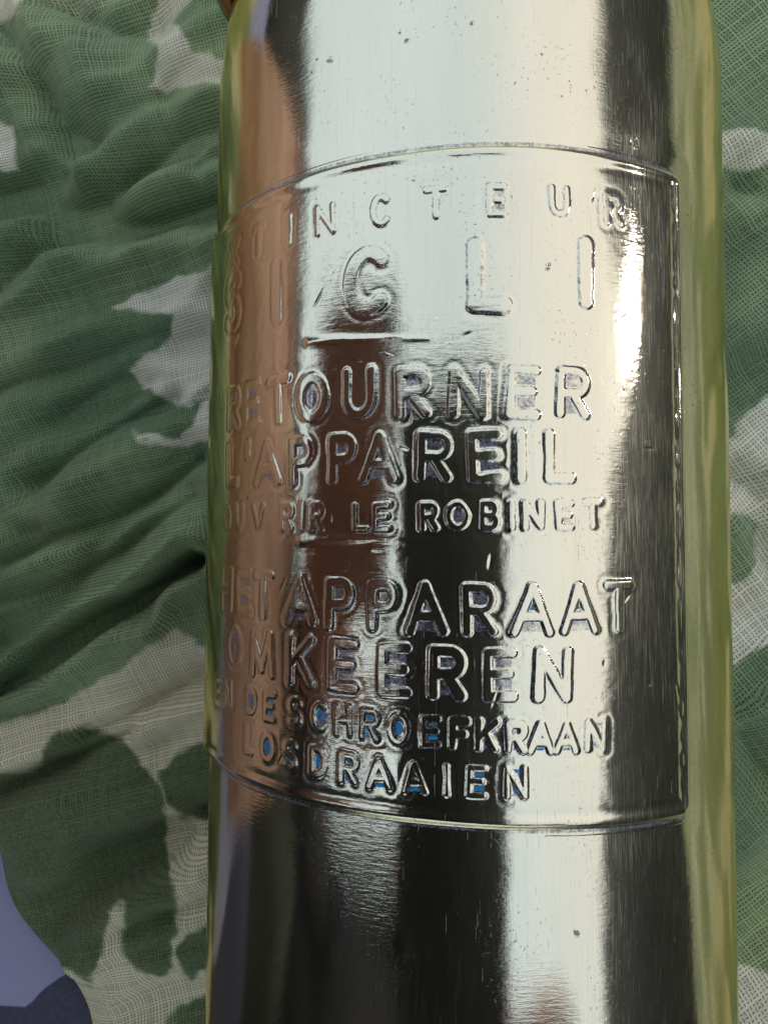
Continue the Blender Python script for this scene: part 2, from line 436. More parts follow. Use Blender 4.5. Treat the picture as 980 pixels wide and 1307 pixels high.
for hgt, hw, amp, pnt, chars in ROWS:
    amp0 = amp
    for ch, px, pyy in chars:
        amp = amp0 * (1.0 if px and px > 380 else (.25 if len(letters) < 12 else .52))
        if px is None:
            a0, yc = math.radians(pyy), LH - 0.0058
        else:
            a0, yc = on_cyl(px, pyy, RP)
        xc, yc = a0 * RP * 1000, yc * 1000
        wd = GW[ch] * hgt * lr.uniform(.95, 1.06)
        hh = hgt * lr.uniform(.97, 1.03)
        sk = math.radians(lr.uniform(-2.5, 2.5))
        mg = hw + 1.6
        i0, i1 = np.searchsorted(smm, [xc - wd / 2 - mg - .4, xc + wd / 2 + mg + .4])
        j0, j1 = max(0, np.searchsorted(ymm, yc - hh / 2 - mg - 1.6)), np.searchsorted(ymm, yc + hh / 2 + mg + 1.6)
        if i1 - i0 < 5: continue
        lx, ly = X_mm[i0:i1, j0:j1] - xc, Y_mm[i0:i1, j0:j1] - yc
        cx, cy = lx * math.cos(sk) + ly * math.sin(sk), -lx * math.sin(sk) + ly * math.cos(sk)
        strokes = [[((x - .5) * wd, (y - .5) * hh) for x, y in st] for st in GL[ch]]
        d = seg_dist(cx, cy, strokes) + wob[i0:i1, j0:j1]
        hw_, amp_ = hw, amp
        t = sstep(-d, -(hw + .20), -(hw - .17))
        hgt_f = amp * wear[i0:i1, j0:j1] * (.80 * t + .24 * np.sqrt(np.clip(1 - (d / (hw + .1)) ** 2, 0, 1)))
        # sheet pulled down right round the stroke
        moat = -0.018 * np.exp(-((d - hw - .55) / .35) ** 2)
        r0 = relief[i0:i1, j0:j1]
        relief[i0:i1, j0:j1] = np.where(hgt_f > .02 * amp, np.maximum(r0, hgt_f), np.where(r0 <= 0, np.minimum(r0, moat), r0))
        idx = len(letters)
        letters.append(ch)
        ow = owner[i0:i1, j0:j1]
        ow[t > .22] = idx
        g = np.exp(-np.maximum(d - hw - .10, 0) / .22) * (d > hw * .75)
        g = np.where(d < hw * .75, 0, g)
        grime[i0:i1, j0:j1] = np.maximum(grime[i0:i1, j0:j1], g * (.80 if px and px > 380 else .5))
        inside = (np.abs(cx) < wd / 2) & (np.abs(cy) < hh / 2)
        if ch in 'AOPRDBENUKCSF':
            if ch == 'A': inside = inside & (np.abs(cx) < wd / 2 * (.5 - cy / hh))
            if ch == 'P': inside = inside & (cy > 0)
            if ch == 'F': inside = inside & (cy > hh * .05)
            if ch == 'R': inside = inside & ((cy > 0) | (cx < wd * (.05 - cy / hh * .8)))
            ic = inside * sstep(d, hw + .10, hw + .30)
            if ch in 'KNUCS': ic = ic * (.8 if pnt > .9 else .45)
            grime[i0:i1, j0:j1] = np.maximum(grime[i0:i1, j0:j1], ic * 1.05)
            if pnt > .9:
                paint[i0:i1, j0:j1] = np.maximum(paint[i0:i1, j0:j1], ic * lr.choice((.72, .8, .85, .62)))
            elif pnt > .4 and ch == 'A':
                paint[i0:i1, j0:j1] = np.maximum(paint[i0:i1, j0:j1], ic * (Y_mm[i0:i1, j0:j1] > yc - hh * .1) * (.8 if px and px > 650 else .3))
# thin tool creases under the second line and above the sixth
for (x0, y0, x1, y1, a_) in ((394, 437, 546, 432, .16), (384, 690, 542, 687, .11), (476, 700, 530, 703, .05), (600, 397, 645, 395, -.05)):
    p0, p1 = on_cyl(x0, y0, RP), on_cyl(x1, y1, RP)
    d = seg_dist(X_mm, Y_mm, [[(p0[0] * RP * 1000, p0[1] * 1000), (p1[0] * RP * 1000, p1[1] * 1000)]])
    tp = np.clip((X_mm - p0[0] * RP * 1000) / ((p1[0] - p0[0]) * RP * 1000), 0, 1)
    relief += a_ * (1 - .75 * tp) * (1 + .25 * wob / .07) * np.exp(-((d + wob) / (.34 + .2 * (1 - tp))) ** 2)
# pulled, uneven sheet: blurred letter mask gives the puckers
def blur(a, n, times=3):
    for _ in range(times):
        for ax in (0, 1):
            c = np.cumsum(np.insert(np.pad(a, [(n, n) if k == ax else (0, 0) for k in (0, 1)], mode='edge'), 0, 0, axis=ax), axis=ax)
            sl0 = [slice(None)] * 2; sl1 = [slice(None)] * 2
            sl0[ax] = slice(0, -2 * n - 0 if n else None); sl1[ax] = slice(2 * n, None)
            a = (np.take(c, range(2 * n, c.shape[ax]), axis=ax) - np.take(c, range(0, c.shape[ax] - 2 * n), axis=ax)) / (2 * n)
            a = np.take(a, range(0, na if ax == 0 else nb_), axis=ax)
    return a
mask = (owner >= 0).astype(float)
puck = blur(mask, 13, 2)
relief = relief + 0.05 * puck * (1 - 0.0 * mask)
relief += 0.012 * vnoise(smm, ymm, (2.4, 16), 36) * sstep(np.abs(pa), .68, .9)[:, None]
relief += 0.065 * vnoise(smm, ymm, (14, 22), 21) + 0.017 * vnoise(smm, ymm, (4.5, 9), 22) + 0.011 * vnoise(smm, ymm, (2.2, 2.6), 23) * (0.4 + 1.2 * np.clip(puck * 2, 0, 1)) + 0.0030 * vnoise(smm, ymm, (.8, 1.4), 24) + 0.0016 * vnoise(smm, ymm, .42, 25)
# small nicks and dings
for k_ in range(46):
    x0, y0 = lr.uniform(smm[0] + 5, smm[-1] - 3), lr.uniform(-36, 36)
    i0, i1 = np.searchsorted(smm, [x0 - 2, x0 + 2]); j0, j1 = np.searchsorted(ymm, [y0 - 2, y0 + 2])
    th = lr.uniform(0, math.pi); l1, l2 = lr.uniform(.25, 1.1), lr.uniform(.1, .25)
    dx, dy = X_mm[i0:i1, j0:j1] - x0, Y_mm[i0:i1, j0:j1] - y0
    e = ((dx * math.cos(th) + dy * math.sin(th)) / l1) ** 2 + ((-dx * math.sin(th) + dy * math.cos(th)) / l2) ** 2
    relief[i0:i1, j0:j1] -= lr.uniform(.02, .07) * np.exp(-e)
# edge of the panel: rounded step, small rolled lip, beaded seam on the right
hx = (smm[-1] - smm[0]) / 2; xm = (smm[-1] + smm[0]) / 2
ex = hx - np.abs(X_mm - xm)
ey = (1 - np.abs(vb))[None, :] * LHE * 1000
cr = 2.6
ed = np.where((ex < cr) & (ey < cr), cr - np.hypot(cr - ex, cr - ey), np.minimum(ex, ey))
ed = ed + 0.06 * vnoise(smm, ymm, 6, 31)
step = -.80 + .025 * sstep(ed, 0, .1) + .775 * sstep(ed, .80, 1.50) - .05 * (ed < .04)
lip = (0.07 + .02 * vnoise(smm, ymm, (3, 3), 61)) * np.exp(-((ed - 1.85) / .42) ** 2) - 0.05 * np.exp(-((ed - 2.8) / .55) ** 2)
seam = np.exp(-((X_mm - (smm[-1] - 2.7)) / .28) ** 2) * (.06 + .05 * vnoise(smm, ymm, (4, 1.0), 41)) * (ey > 2.2)
fade = sstep(ed, 1.0, 2.6)
hmm = relief * fade + step + lip + seam
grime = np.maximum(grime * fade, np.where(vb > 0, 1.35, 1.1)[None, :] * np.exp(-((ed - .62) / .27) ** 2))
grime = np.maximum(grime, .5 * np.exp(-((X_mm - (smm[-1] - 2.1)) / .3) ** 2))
rad = RP + hmm * 0.001
P3 = np.stack([rad * np.sin(pa)[:, None], YY, R + rad * np.cos(pa)[:, None]], -1)
d0, d1 = np.gradient(P3, axis=0), np.gradient(P3, axis=1)
N3 = np.cross(d0, d1)
N3 /= np.linalg.norm(N3, axis=-1, keepdims=True)
if N3[na // 2, nb_ // 2, 2] < 0: N3 = -N3
flat, nflat = P3.reshape(-1, 3), N3.reshape(-1, 3)
ii, jj = np.meshgrid(np.arange(na - 1), np.arange(nb_ - 1), indexing='ij')
quads = np.stack([ii * nb_ + jj, (ii + 1) * nb_ + jj, (ii + 1) * nb_ + jj + 1, ii * nb_ + jj + 1], -1).reshape(-1, 4)
fown = owner[:-1, :-1].reshape(-1)
unr = np.stack([X_mm, Y_mm], -1).reshape(-1, 2)
gfl, pfl = grime.reshape(-1), paint.reshape(-1)
def submesh(name, sel):
    qs = quads[sel]
    used, inv = np.unique(qs, return_inverse=True)
    m_ = big_mesh(name, flat[used], inv.reshape(-1, 4), nflat[used])
    unroll_attr(m_, unr[used]); fattr(m_, 'grime', gfl[used]); fattr(m_, 'paint', pfl[used])
    return m_
panel = link('embossed_panel', submesh('embossed_panel', fown < 0), METAL, EXT)
tag(panel, 'raised rectangular panel of instructions pressed in the cylinder wall')
order = np.argsort(fown, kind='stable')
fs = fown[order]
for i, ch in enumerate(letters):
    a, b = np.searchsorted(fs, [i, i + 1])
    if b - a < 12: continue
    o = link('embossed_letter' if ch != "'" else 'embossed_apostrophe', submesh('embossed_letter', order[a:b]), METAL, panel)

# neck fitting and side lug beyond the top of the picture
def lathe(name, prof, mat, parent, n=48, axis='Y'):
    bm = bmesh.new()
    rings = []
    for r_, y_ in prof:
        rings.append([bm.verts.new((r_ * math.cos(2 * math.pi * k / n), y_, r_ * math.sin(2 * math.pi * k / n))) for k in range(n)])
    for a, b in zip(rings[:-1], rings[1:]):
        for k in range(n): bm.faces.new((a[k], a[(k + 1) % n], b[(k + 1) % n], b[k]))
    bm.faces.new(rings[0][::-1]) if False else None
    bmesh.ops.recalc_face_normals(bm, faces=bm.faces)
    return from_bm(name, bm, mat, parent)
def brass_material():
    m = NT('olive_brass')
    co = m.n('ShaderNodeTexCoord').outputs['Object']
    n = m.noise(co, 300, 5, .65)
    p = m.pr(Base_Color=m.mix(n, (.26, .24, .09, 1), (.38, .35, .15, 1)), Metallic=1.0, Roughness=m.ramp(n, .3, .7, .18, .34))
    m.l(m.bump(n, .3, .00003), p.inputs['Normal'])
    m.l(p.outputs[0], m.out.inputs[0])
    return m.m
BRASS = brass_material()
cap = lathe('neck_cap', [(.001, .150), (.010, .150), (.0165, .148), (.017, .144), (.017, .128), (.0155, .126), (.0155, .118)], BRASS, EXT)
cap.location = (0, 0, R)
bm = bmesh.new()
bmesh.ops.create_uvsphere(bm, u_segments=40, v_segments=24, radius=1)
for v in bm.verts:
    x, y, z = v.co
    v.co = (x * .0065, (abs(y) ** 1.2) * (1 if y > 0 else -1) * .0165, z * .009)
lug = from_bm('side_lug', bm, BRASS, EXT)
lp = on_cyl(300, 40, R)
lug.location = (-0.0345, 0.0905, R + 0.0120)
tag(lug, 'rounded olive brass lug beside the shoulder')

# ------------------------------------------------------------------ camouflage cloth
def inpoly(px, py_, poly):
    c = np.zeros(px.shape, bool)
    n = len(poly)
    for i in range(n):
        x0, y0 = poly[i]; x1, y1 = poly[(i + 1) % n]
        if y0 == y1: continue
        cond = ((y0 > py_) != (y1 > py_)) & (px < (x1 - x0) * (py_ - y0) / (y1 - y0) + x0)
        c ^= cond
    return c
def sdf(px, py_, poly):
    d = seg_dist(px, py_, [list(poly) + [poly[0]]])
    return np.where(inpoly(px, py_, poly), d, -d)
def world_poly(pts): return [on_table(x, y, 0.002) for x, y in pts]
LIGHT = [
 [(193, -40), (196, 0), (190, 38), (203, 64), (202, 89), (190, 110), (199, 114), (211, 122), (226, 112), (260, 106), (330, 112), (330, 82), (282, 73), (242, 55), (220, 24), (245, 0), (262, -40)],
 [(-40, 140), (0, 155), (12, 165), (23, 216), (8, 218), (-40, 200)],
 [(-60, -60), (40, -40), (33, 0), (15, 22), (-20, 40), (-60, 60)],
 [(143, 395), (175, 373), (230, 350), (275, 336), (330, 320), (330, 430), (300, 520), (255, 513), (225, 513), (195, 498), (175, 484), (160, 472), (190, 448), (213, 424), (220, 402), (205, 398), (180, 397)],
 [(165, 549), (185, 557), (215, 559), (243, 535), (262, 515), (330, 505), (330, 560), (262, 563), (235, 568), (200, 567), (176, 560)],
 [(-80, 945), (0, 922), (60, 903), (120, 873), (180, 833), (225, 806), (262, 824), (340, 850), (340, 1400), (-80, 1400)],
 [(880, 172), (915, 166), (950, 163), (1000, 178), (1000, 196), (965, 216), (880, 216)],
 [(1060, 420), (980, 500), (933, 560), (900, 600), (900, 660), (940, 655), (968, 672), (970, 715), (940, 748), (900, 752), (900, 848), (940, 846), (1000, 800), (1080, 760)],
 [(880, 1240), (940, 1236), (1000, 1248), (1060, 1400), (880, 1400)],
]
GREEN = [
 [(-80, 1000), (0, 988), (50, 982), (50, 958), (72, 932), (110, 921), (140, 932), (165, 948), (181, 972), (196, 985), (205, 1010), (213, 1060), (218, 1110), (226, 1190), (220, 1235), (200, 1250), (175, 1243), (157, 1222), (155, 1150), (140, 1165), (128, 1210), (116, 1262), (85, 1235), (20, 1230), (-80, 1300)],
 [(203, 1008), (206, 985), (240, 955), (265, 944), (330, 930), (330, 1040), (262, 1043), (235, 1046), (213, 1030)],
 [(226, 1218), (240, 1195), (264, 1182), (330, 1175), (330, 1245), (262, 1244), (245, 1252), (230, 1240)],
 [(222, 1320), (232, 1285), (262, 1268), (330, 1262), (330, 1340)],
]
def spaced(lo, hi, step, f0, f1, grow=1.12, cap=.012):
    v = [f0]
    while v[-1] < f1: v.append(v[-1] + step)
    s_ = step
    while v[-1] < hi: s_ = min(s_ * grow, cap); v.append(v[-1] + s_)
    s_ = step; left = []
    x = f0
    while x > lo: s_ = min(s_ * grow, cap); x -= s_; left.append(x)
    return np.array(left[::-1] + v)
xb = spaced(-.19, .62, .00055, -.118, .072)
yb = spaced(-.19, .42, .00055, -.098, .108)
e0, e1 = on_table(0, 1112, .002), on_table(104, 1300, .002)
slope = (e1[0] - e0[0]) / (e1[1] - e0[1])
def left_edge(y): return np.clip(e0[0] + slope * (y - e0[1]) + .0022 * np.sin((y - e0[1]) * 190) , -.185, -.02)
xl = left_edge(yb)
fx = np.clip(1 - (xb - xb[0]) / .16, 0, 1)
CX = xb[:, None] + (xl[None, :] - xb[0]) * fx[:, None]
CY = np.broadcast_to(yb, CX.shape).copy()
# folds
xr, yr = CX * math.cos(math.radians(32)) + CY * math.sin(math.radians(32)), -CX * math.sin(math.radians(32)) + CY * math.cos(math.radians(32))
def pnoise(x, y, cx, cy, seed):
    """value noise at scattered points"""
    r = np.random.default_rng(seed)
    a, b = (x - x.min()) / cx, (y - y.min()) / cy
    G = r.standard_normal((int(a.max()) + 3, int(b.max()) + 3))
    i, j = a.astype(int), b.astype(int)
    f, g = a - i, b - j
    f, g = f * f * f * (f * (f * 6 - 15) + 10), g * g * g * (g * (g * 6 - 15) + 10)
    return (G[i, j] * (1 - f) + G[i + 1, j] * f) * (1 - g) + (G[i, j + 1] * (1 - f) + G[i + 1, j + 1] * f) * g
wx = .006 * pnoise(CX, CY, .03, .03, 80)
Z = .0030 * pnoise(xr, yr + wx, .045, .013, 81) + .0013 * pnoise(xr, yr + wx, .024, .0070, 82) + .00050 * pnoise(xr, yr + wx * .6, .014, .0032, 83) + .0018 * pnoise(CX, CY, .05, .05, 84) + .00012 * pnoise(CX, CY, .004, .003, 85)
CREASE = [  # photo points, depth mm, half width mm (one side steeper)
 ([(262, 714), (225, 735), (180, 768), (120, 800), (60, 845), (-10, 888)], 6.5, 1.9),
 ([(262, 862), (200, 895), (120, 930)], 2.0, 2.4),
 ([(0, 1010), (60, 985), (110, 958), (170, 935)], 2.2, 2.4),
 ([(-20, 270), (50, 262), (100, 285), (140, 296), (200, 292), (280, 262)], 4.0, 3.2),
 ([(20, 60), (60, 110), (85, 160), (110, 190)], 2.6, 3.0),
 ([(282, 165), (230, 190), (180, 225), (130, 262), (70, 320), (0, 380)], 2.6, 2.6),
 ([(100, 20), (150, 45), (200, 35)], 2.6, 4.0),
 ([(265, 590), (200, 640), (140, 665), (60, 700), (10, 725)], 2.6, 3.0),
 ([(220, 515), (160, 540), (90, 590), (50, 620)], 2.2, 2.4),
 ([(262, 640), (180, 690), (90, 740), (0, 770)], 2.0, 2.6),
 ([(215, 1075), (160, 1110), (100, 1150), (50, 1165)], 3.0, 3.5),
 ([(260, 440), (200, 430), (120, 460), (0, 500)], 1.2, 2.4),
 ([(180, 60), (240, 180), (262, 240)], 1.0, 4.0),
 ([(930, 240), (955, 262), (1000, 250)], 1.5, 2.6),
 ([(925, 600), (960, 640), (1000, 640)], 2.2, 2.8),
 ([(940, 660), (965, 700), (1000, 750)], 1.8, 2.4),
 ([(935, 930), (960, 980), (1000, 1010)], 1.6, 3.0),
]
for pts, dp, hw in CREASE:
    wp = world_poly(pts)
    d = seg_dist(CX, CY, [wp]) * 1000 * (1 + .25 * pnoise(CX, CY, .012, .012, 90))
    Z -= .0027 * dp * (np.exp(-np.sqrt(d * d + .25) / (hw * .8)) * 1.1 - .30 * np.exp(-((d - hw * 2.3) / (hw * 1.2)) ** 2))
wp = world_poly(CREASE[0][0])                       # the deep fold: its upper lip stands above the lower sheet
d = seg_dist(CX, CY, [wp]) * 1000
lx0, ly0 = wp[0]; lx1, ly1 = wp[-1]
side = ((CX - lx0) * (ly1 - ly0) - (CY - ly0) * (lx1 - lx0)) / math.hypot(lx1 - lx0, ly1 - ly0) * 1000
up = np.sign(((-.06 - lx0) * (ly1 - ly0) - (.05 - ly0) * (lx1 - lx0)))
Z += .0032 * np.exp(-((d - 2.2) / 3.5) ** 2) * sstep(side * up, -.5, .8) * (CX < -.02)
Z = Z - np.percentile(Z, 4)
near = np.exp(-(CX / .030) ** 2) * (np.abs(CY) < .11)
Z = Z * (1 - near)
# the cloth must stay under the cylinder
under = R - np.sqrt(np.clip((R + .0004) ** 2 - CX ** 2, 0, None))
Z = np.where((np.abs(CX) < R) & (CY > -.106) & (CY < .11), np.minimum(Z, under - .0003), Z)
edge_d = np.minimum(CX - xl[None, :], 1) * 1000
Z = Z * sstep(edge_d, -1, 9) + .0004 + .0006 * sstep(edge_d, 0, 2)
Z = np.maximum(Z, .0003)
def to_photo(x, y, z):
    v = (np.stack([x, y, z], -1) - CP) @ CM
    return 490 + F_PX * v[..., 0] / -v[..., 2], 653.5 - F_PX * v[..., 1] / -v[..., 2]
QX, QY = to_photo(CX, CY, Z)
QX = QX + 3 * pnoise(CX, CY, .006, .006, 120) + 2.0 * pnoise(CX, CY, .0022, .0022, 121)
QY = QY + 3 * pnoise(CX, CY, .006, .006, 122) + 2.0 * pnoise(CX, CY, .0022, .0022, 123)
lightv = np.full(CX.shape, -1.0); 
for pl in LIGHT: lightv = np.maximum(lightv, sdf(QX, QY, pl) / 6)
greenv = np.full(CX.shape, -1e3)
for pl in GREEN: greenv = np.maximum(greenv, sdf(QX, QY, pl) / 6)
lightv = np.where(lightv > -1.0, np.minimum(lightv, -greenv), lightv)
# beyond the frame the same print goes on as large blotches
bl = vnoise(xb, yb, .015, 71) - .05
px0 = np.maximum.reduce([(-.116 - CX) / .02, (CX - .072) / .02, (-.100 - CY) / .02, (CY - .110) / .02])
kk = sstep(px0, 0, 1)
lightv = np.clip(lightv, -6, 6) * (1 - kk) + np.clip(bl * 12, -6, 6) * kk
cco = np.stack([CX, CY, Z], -1).reshape(-1, 3)
nx_, ny_ = CX.shape
ii, jj = np.meshgrid(np.arange(nx_ - 1), np.arange(ny_ - 1), indexing='ij')
cq = np.stack([ii * ny_ + jj, (ii + 1) * ny_ + jj, (ii + 1) * ny_ + jj + 1, ii * ny_ + jj + 1], -1).reshape(-1, 4)
cme = big_mesh('camouflage_cloth', cco, cq)
fattr(cme, 'light', lightv)
fattr(cme, 'outer_yellow', kk)  # print colour turns yellower outside the camera view
fattr(cme, 'cream', sstep(QY, 780, 900) * (QX < 500))
olive = np.clip(greenv, -4, 4) / 8 + .5
fattr(cme, 'olive', np.maximum(olive, .0))
# thread coordinates follow the drape: warp/weft rotated, stretched by the slope
rl = math.radians(-24)
tw = .0010 * pnoise(CX, CY, .035, .035, 95)
tw2 = .0010 * pnoise(CX, CY, .035, .035, 96)
th = np.where(CX < 0, math.radians(14), math.radians(35))
tu = ((CX + tw) * np.cos(th) + (CY + tw2) * np.sin(th)) * 1000
tv = (-(CX + tw) * np.sin(th) + (CY + tw2) * np.cos(th)) * 1000
ks = np.where(CX < 0, 1.18, 1.0)
tu, tv = tu * ks, tv * ks
ta = cme.attributes.new('thread', 'FLOAT_VECTOR', 'POINT')
tvv = np.zeros((nx_ * ny_, 3), np.float32); tvv[:, 0] = (tu + Z * 200).ravel(); tvv[:, 1] = (tv + Z * 200).ravel()
ta.data.foreach_set('vector', tvv.ravel())
def cloth_material():
    m = NT('camouflage_gauze')
    tv_ = m.n('ShaderNodeAttribute', attribute_name='thread').outputs['Vector']
    co = m.n('ShaderNodeTexCoord').outputs['Object']
    sx = m.n('ShaderNodeSeparateXYZ'); m.l(tv_, sx.inputs[0])
    n1 = m.noise(m.mapping(co, scale=(1, 1, .2)), 420, 2, .6)
    n2 = m.noise(m.mapping(co, loc=(3, 1, 0), scale=(1, 1, .2)), 420, 2, .6)
    per = 0.72
    u = m.math('ADD', m.math('DIVIDE', sx.outputs[0], per), m.math('MULTIPLY', n1, .5))
    v = m.math('ADD', m.math('DIVIDE', sx.outputs[1], per), m.math('MULTIPLY', n2, .5))
    pu, pv = m.math('MULTIPLY', u, math.pi), m.math('MULTIPLY', v, math.pi)
    au, av = m.math('ABSOLUTE', m.math('SINE', pu)), m.math('ABSOLUTE', m.math('SINE', pv))
    over = m.math('MULTIPLY', m.math('COSINE', pu), m.math('COSINE', pv))       # +-1 checker of over and under
    # thread thickness varies line by line
    cmb1 = m.n('ShaderNodeCombineXYZ'); m.l(m.math('FLOOR', u), cmb1.inputs[0])
    cmb2 = m.n('ShaderNodeCombineXYZ'); m.l(m.math('FLOOR', v), cmb2.inputs[1])
    w1 = m.n('ShaderNodeTexWhiteNoise'); m.l(cmb1.outputs[0], w1.inputs['Vector'])
    w2 = m.n('ShaderNodeTexWhiteNoise'); m.l(cmb2.outputs[0], w2.inputs['Vector'])
    tu_ = m.math('MULTIPLY', m.ramp(au, .18, .80), m.math('ADD', m.math('MULTIPLY', w1.outputs[0], .35), .72))
    tv2 = m.math('MULTIPLY', m.ramp(av, .18, .80), m.math('ADD', m.math('MULTIPLY', w2.outputs[0], .35), .72))
    hu = m.math('MULTIPLY', tu_, m.math('ADD', m.math('MULTIPLY', over, .28), .72))
    hv = m.math('MULTIPLY', tv2, m.math('SUBTRACT', .72, m.math('MULTIPLY', over, .28)))
    hgt = m.math('MAXIMUM', hu, hv)
    gap = m.ramp(hgt, .30, .74)
    soft = m.noise(co, 30, 4, .6)
    gapk = m.math('ADD', m.math('MULTIPLY', soft, .4), .45)
    fuzz = m.noise(m.mapping(co), 1500, 3, .7)
    edge = m.noise(co, 170, 6, .8)
    L_ = m.ramp(m.math('ADD', m.attr('light'), m.math('MULTIPLY', m.math('SUBTRACT', edge, .5), 2.4)), -.7, .7)
    tone = m.noise(m.mapping(co, loc=(4, 0, 0)), 16, 3, .6)
    tone2 = m.noise(m.mapping(co, loc=(1, 9, 0)), 9, 2, .5)
    green = m.mix(m.ramp(tone, .35, .65), (.120, .235, .135, 1), (.30, .42, .235, 1))
    green = m.mix(m.ramp(tone2, .55, .75), green, (.42, .50, .22, 1))
    green = m.mix(m.ramp(m.attr('olive'), .38, .66), green, (.115, .165, .078, 1))
    green = m.mix(m.math('MULTIPLY', m.attr('outer_yellow'), .85), green, (.34, .37, .11, 1))
    white = m.mix(m.ramp(tone, .40, .60), (.80, .82, .80, 1), (.82, .80, .66, 1))
    white = m.mix(m.math('MULTIPLY', m.attr('cream'), .8), white, (.86, .81, .60, 1))
    white = m.mix(m.math('MULTIPLY', m.attr('outer_yellow'), .8), white, (.75, .66, .34, 1))
    col = m.mix(L_, green, white)
    col = m.mix(m.math('MULTIPLY', m.math('SUBTRACT', 1.0, gap), m.math('ADD', gapk, .25)), col, m.mix(L_, (.014, .026, .014, 1), (.20, .20, .17, 1)))
    col = m.mix(m.ramp(fuzz, .35, .8, 0, .35), col, m.mix(.5, col, (.55, .60, .50, 1)))
    p = m.pr(Base_Color=col, Roughness=.92)
    p.inputs['Sheen Weight'].default_value = .15
    nb1 = m.bump(hgt, .8, .00022)
    nb2 = m.bump(fuzz, .35, .0002, nb1)
    m.l(nb2, p.inputs['Normal'])
    m.l(p.outputs[0], m.out.inputs[0])
    return m.m
cloth = link('camouflage_cloth', cme, cloth_material())
tag(cloth, 'crumpled thin gauze cloth printed in green and off-white camouflage, spread under the metal cylinder', 'cloth')

# ------------------------------------------------------------------ lavender table cover with navy print, and the table
def cover_material():
    m = NT('lavender_plastic_cover')
    co = m.n('ShaderNodeTexCoord').outputs['Object']
    n = m.noise(co, 25, 4, .6); f = m.noise(co, 900, 3, .7)
    lav = m.mix(n, (.29, .30, .56, 1), (.37, .38, .68, 1))
    nav = m.mix(f, (.012, .012, .050, 1), (.024, .022, .08, 1))
    col = m.mix(m.ramp(m.attr('navy'), -.25, .25), lav, nav)
    p = m.pr(Base_Color=m.mix(m.math('MULTIPLY', f, .25), col, (.3, .32, .45, 1)), Roughness=.55)
    m.l(m.bump(f, .3, .0001), p.inputs['Normal'])
    m.l(p.outputs[0], m.out.inputs[0])
    return m.m
tx = spaced(-.45, .66, .0015, -.15, -.03, cap=.02)
ty = spaced(-.20, .60, .0015, -.12, -.05, cap=.02)
TX, TY = np.meshgrid(tx, ty, indexing='ij')
def cov_poly(pts): return [on_table(x, y, -.003) for x, y in pts]
nav0 = np.minimum(-.108 - TY, -.03 - TX) * 1000
nav = sdf(TX, TY, cov_poly([(20, 1340), (30, 1292), (52, 1266), (80, 1246), (140, 1250), (180, 1340), (160, 1420), (40, 1420)])) * 1000
nav = np.maximum(nav, nav0)
for k_ in range(9):
    cx0, cy0 = lr.uniform(-.42, -.19), lr.uniform(-.35, .5)
    pl = [(cx0 + lr.uniform(.012, .03) * math.cos(a), cy0 + lr.uniform(.012, .03) * math.sin(a)) for a in np.linspace(0, 5.3, 7)]
    nav = np.maximum(nav, sdf(TX, TY, pl) * 1000)
TZ = -.003 + .0005 * pnoise(TX, TY, .05, .05, 101)
ii, jj = np.meshgrid(np.arange(len(tx) - 1), np.arange(len(ty) - 1), indexing='ij')
n_ = len(ty)
tme = big_mesh('table_cover', np.stack([TX, TY, TZ], -1).reshape(-1, 3), np.stack([ii * n_ + jj, (ii + 1) * n_ + jj, (ii + 1) * n_ + jj + 1, ii * n_ + jj + 1], -1).reshape(-1, 4))
fattr(tme, 'navy', np.clip(nav, -5, 5))
cover = link('table_cover', tme, cover_material())
tag(cover, 'smooth lavender blue table cover with dark navy printed shapes, below the cloth at bottom left', 'table cover')

def box_bm(bm, c, s, bev=0.0, seg=2, rot=None):
    r = bmesh.ops.create_cube(bm, size=1)
    for v in r['verts']: v.co = Vector((v.co.x * s[0], v.co.y * s[1], v.co.z * s[2]))
    if bev: 
        es = list({e for v in r['verts'] for e in v.link_edges})
        rr = bmesh.ops.bevel(bm, geom=es, offset=bev, segments=seg, affect='EDGES', profile=.5)
        vs = list({v for f in rr['faces'] for v in f.verts} | {v for v in r['verts'] if v.is_valid})
    else: vs = r['verts']
    for v in vs:
        if rot is not None: v.co = rot @ v.co
        v.co += Vector(c)
WOOD = simple_mat('grey_brown_wood', (.22, .15, .10), .6, 30, .4, .3)
table = empty('garden_table', (0, 0, -.75))
tag(table, 'plain brown wooden garden table carrying the cover, the cloth and the metal cylinder', 'table')
bm = bmesh.new(); box_bm(bm, (.105, .2, .75 - .0205), (1.14, .82, .030), .003)
from_bm('tabletop', bm, WOOD, table, False)
for lx, ly in ((-.42, -.16), (.62, -.16), (-.42, .56), (.62, .56)):
    bm = bmesh.new(); box_bm(bm, (lx, ly, .357), (.06, .06, .714), .004)
    from_bm('leg', bm, WOOD, table, False)

# ------------------------------------------------------------------ what the polished metal mirrors
def leather_material():
    m = NT('tan_leather')
    co = m.n('ShaderNodeTexCoord').outputs['Object']
    n = m.noise(m.mapping(co, scale=(1, .12, 1)), 90, 5, .65)
    n2 = m.noise(m.mapping(co, scale=(1, .35, 1)), 28, 4, .6)
    col = m.mix(m.ramp(n, .35, .62), (.55, .27, .17, 1), (.90, .54, .40, 1))
    col = m.mix(m.ramp(n2, .52, .70, 0, .75), col, (.26, .10, .06, 1))
    p = m.pr(Base_Color=col, Roughness=.55)
    m.l(m.bump(n, .4, .001), p.inputs['Normal'])
    m.l(p.outputs[0], m.out.inputs[0])
    return m.m
LTH = leather_material()
STITCH = simple_mat('pale_stitching', (.75, .62, .45), .8, 200, .1)
case = empty('added_tan_case', (-.225, .035, -.002))  # unseen case, added for the brown band mirrored in the metal
tag(case, 'added tan leather case, its side sloped to catch more sky, left of the cloth, mirrored in the metal', 'leather case')
case.rotation_euler = (0, 0, math.radians(-2))
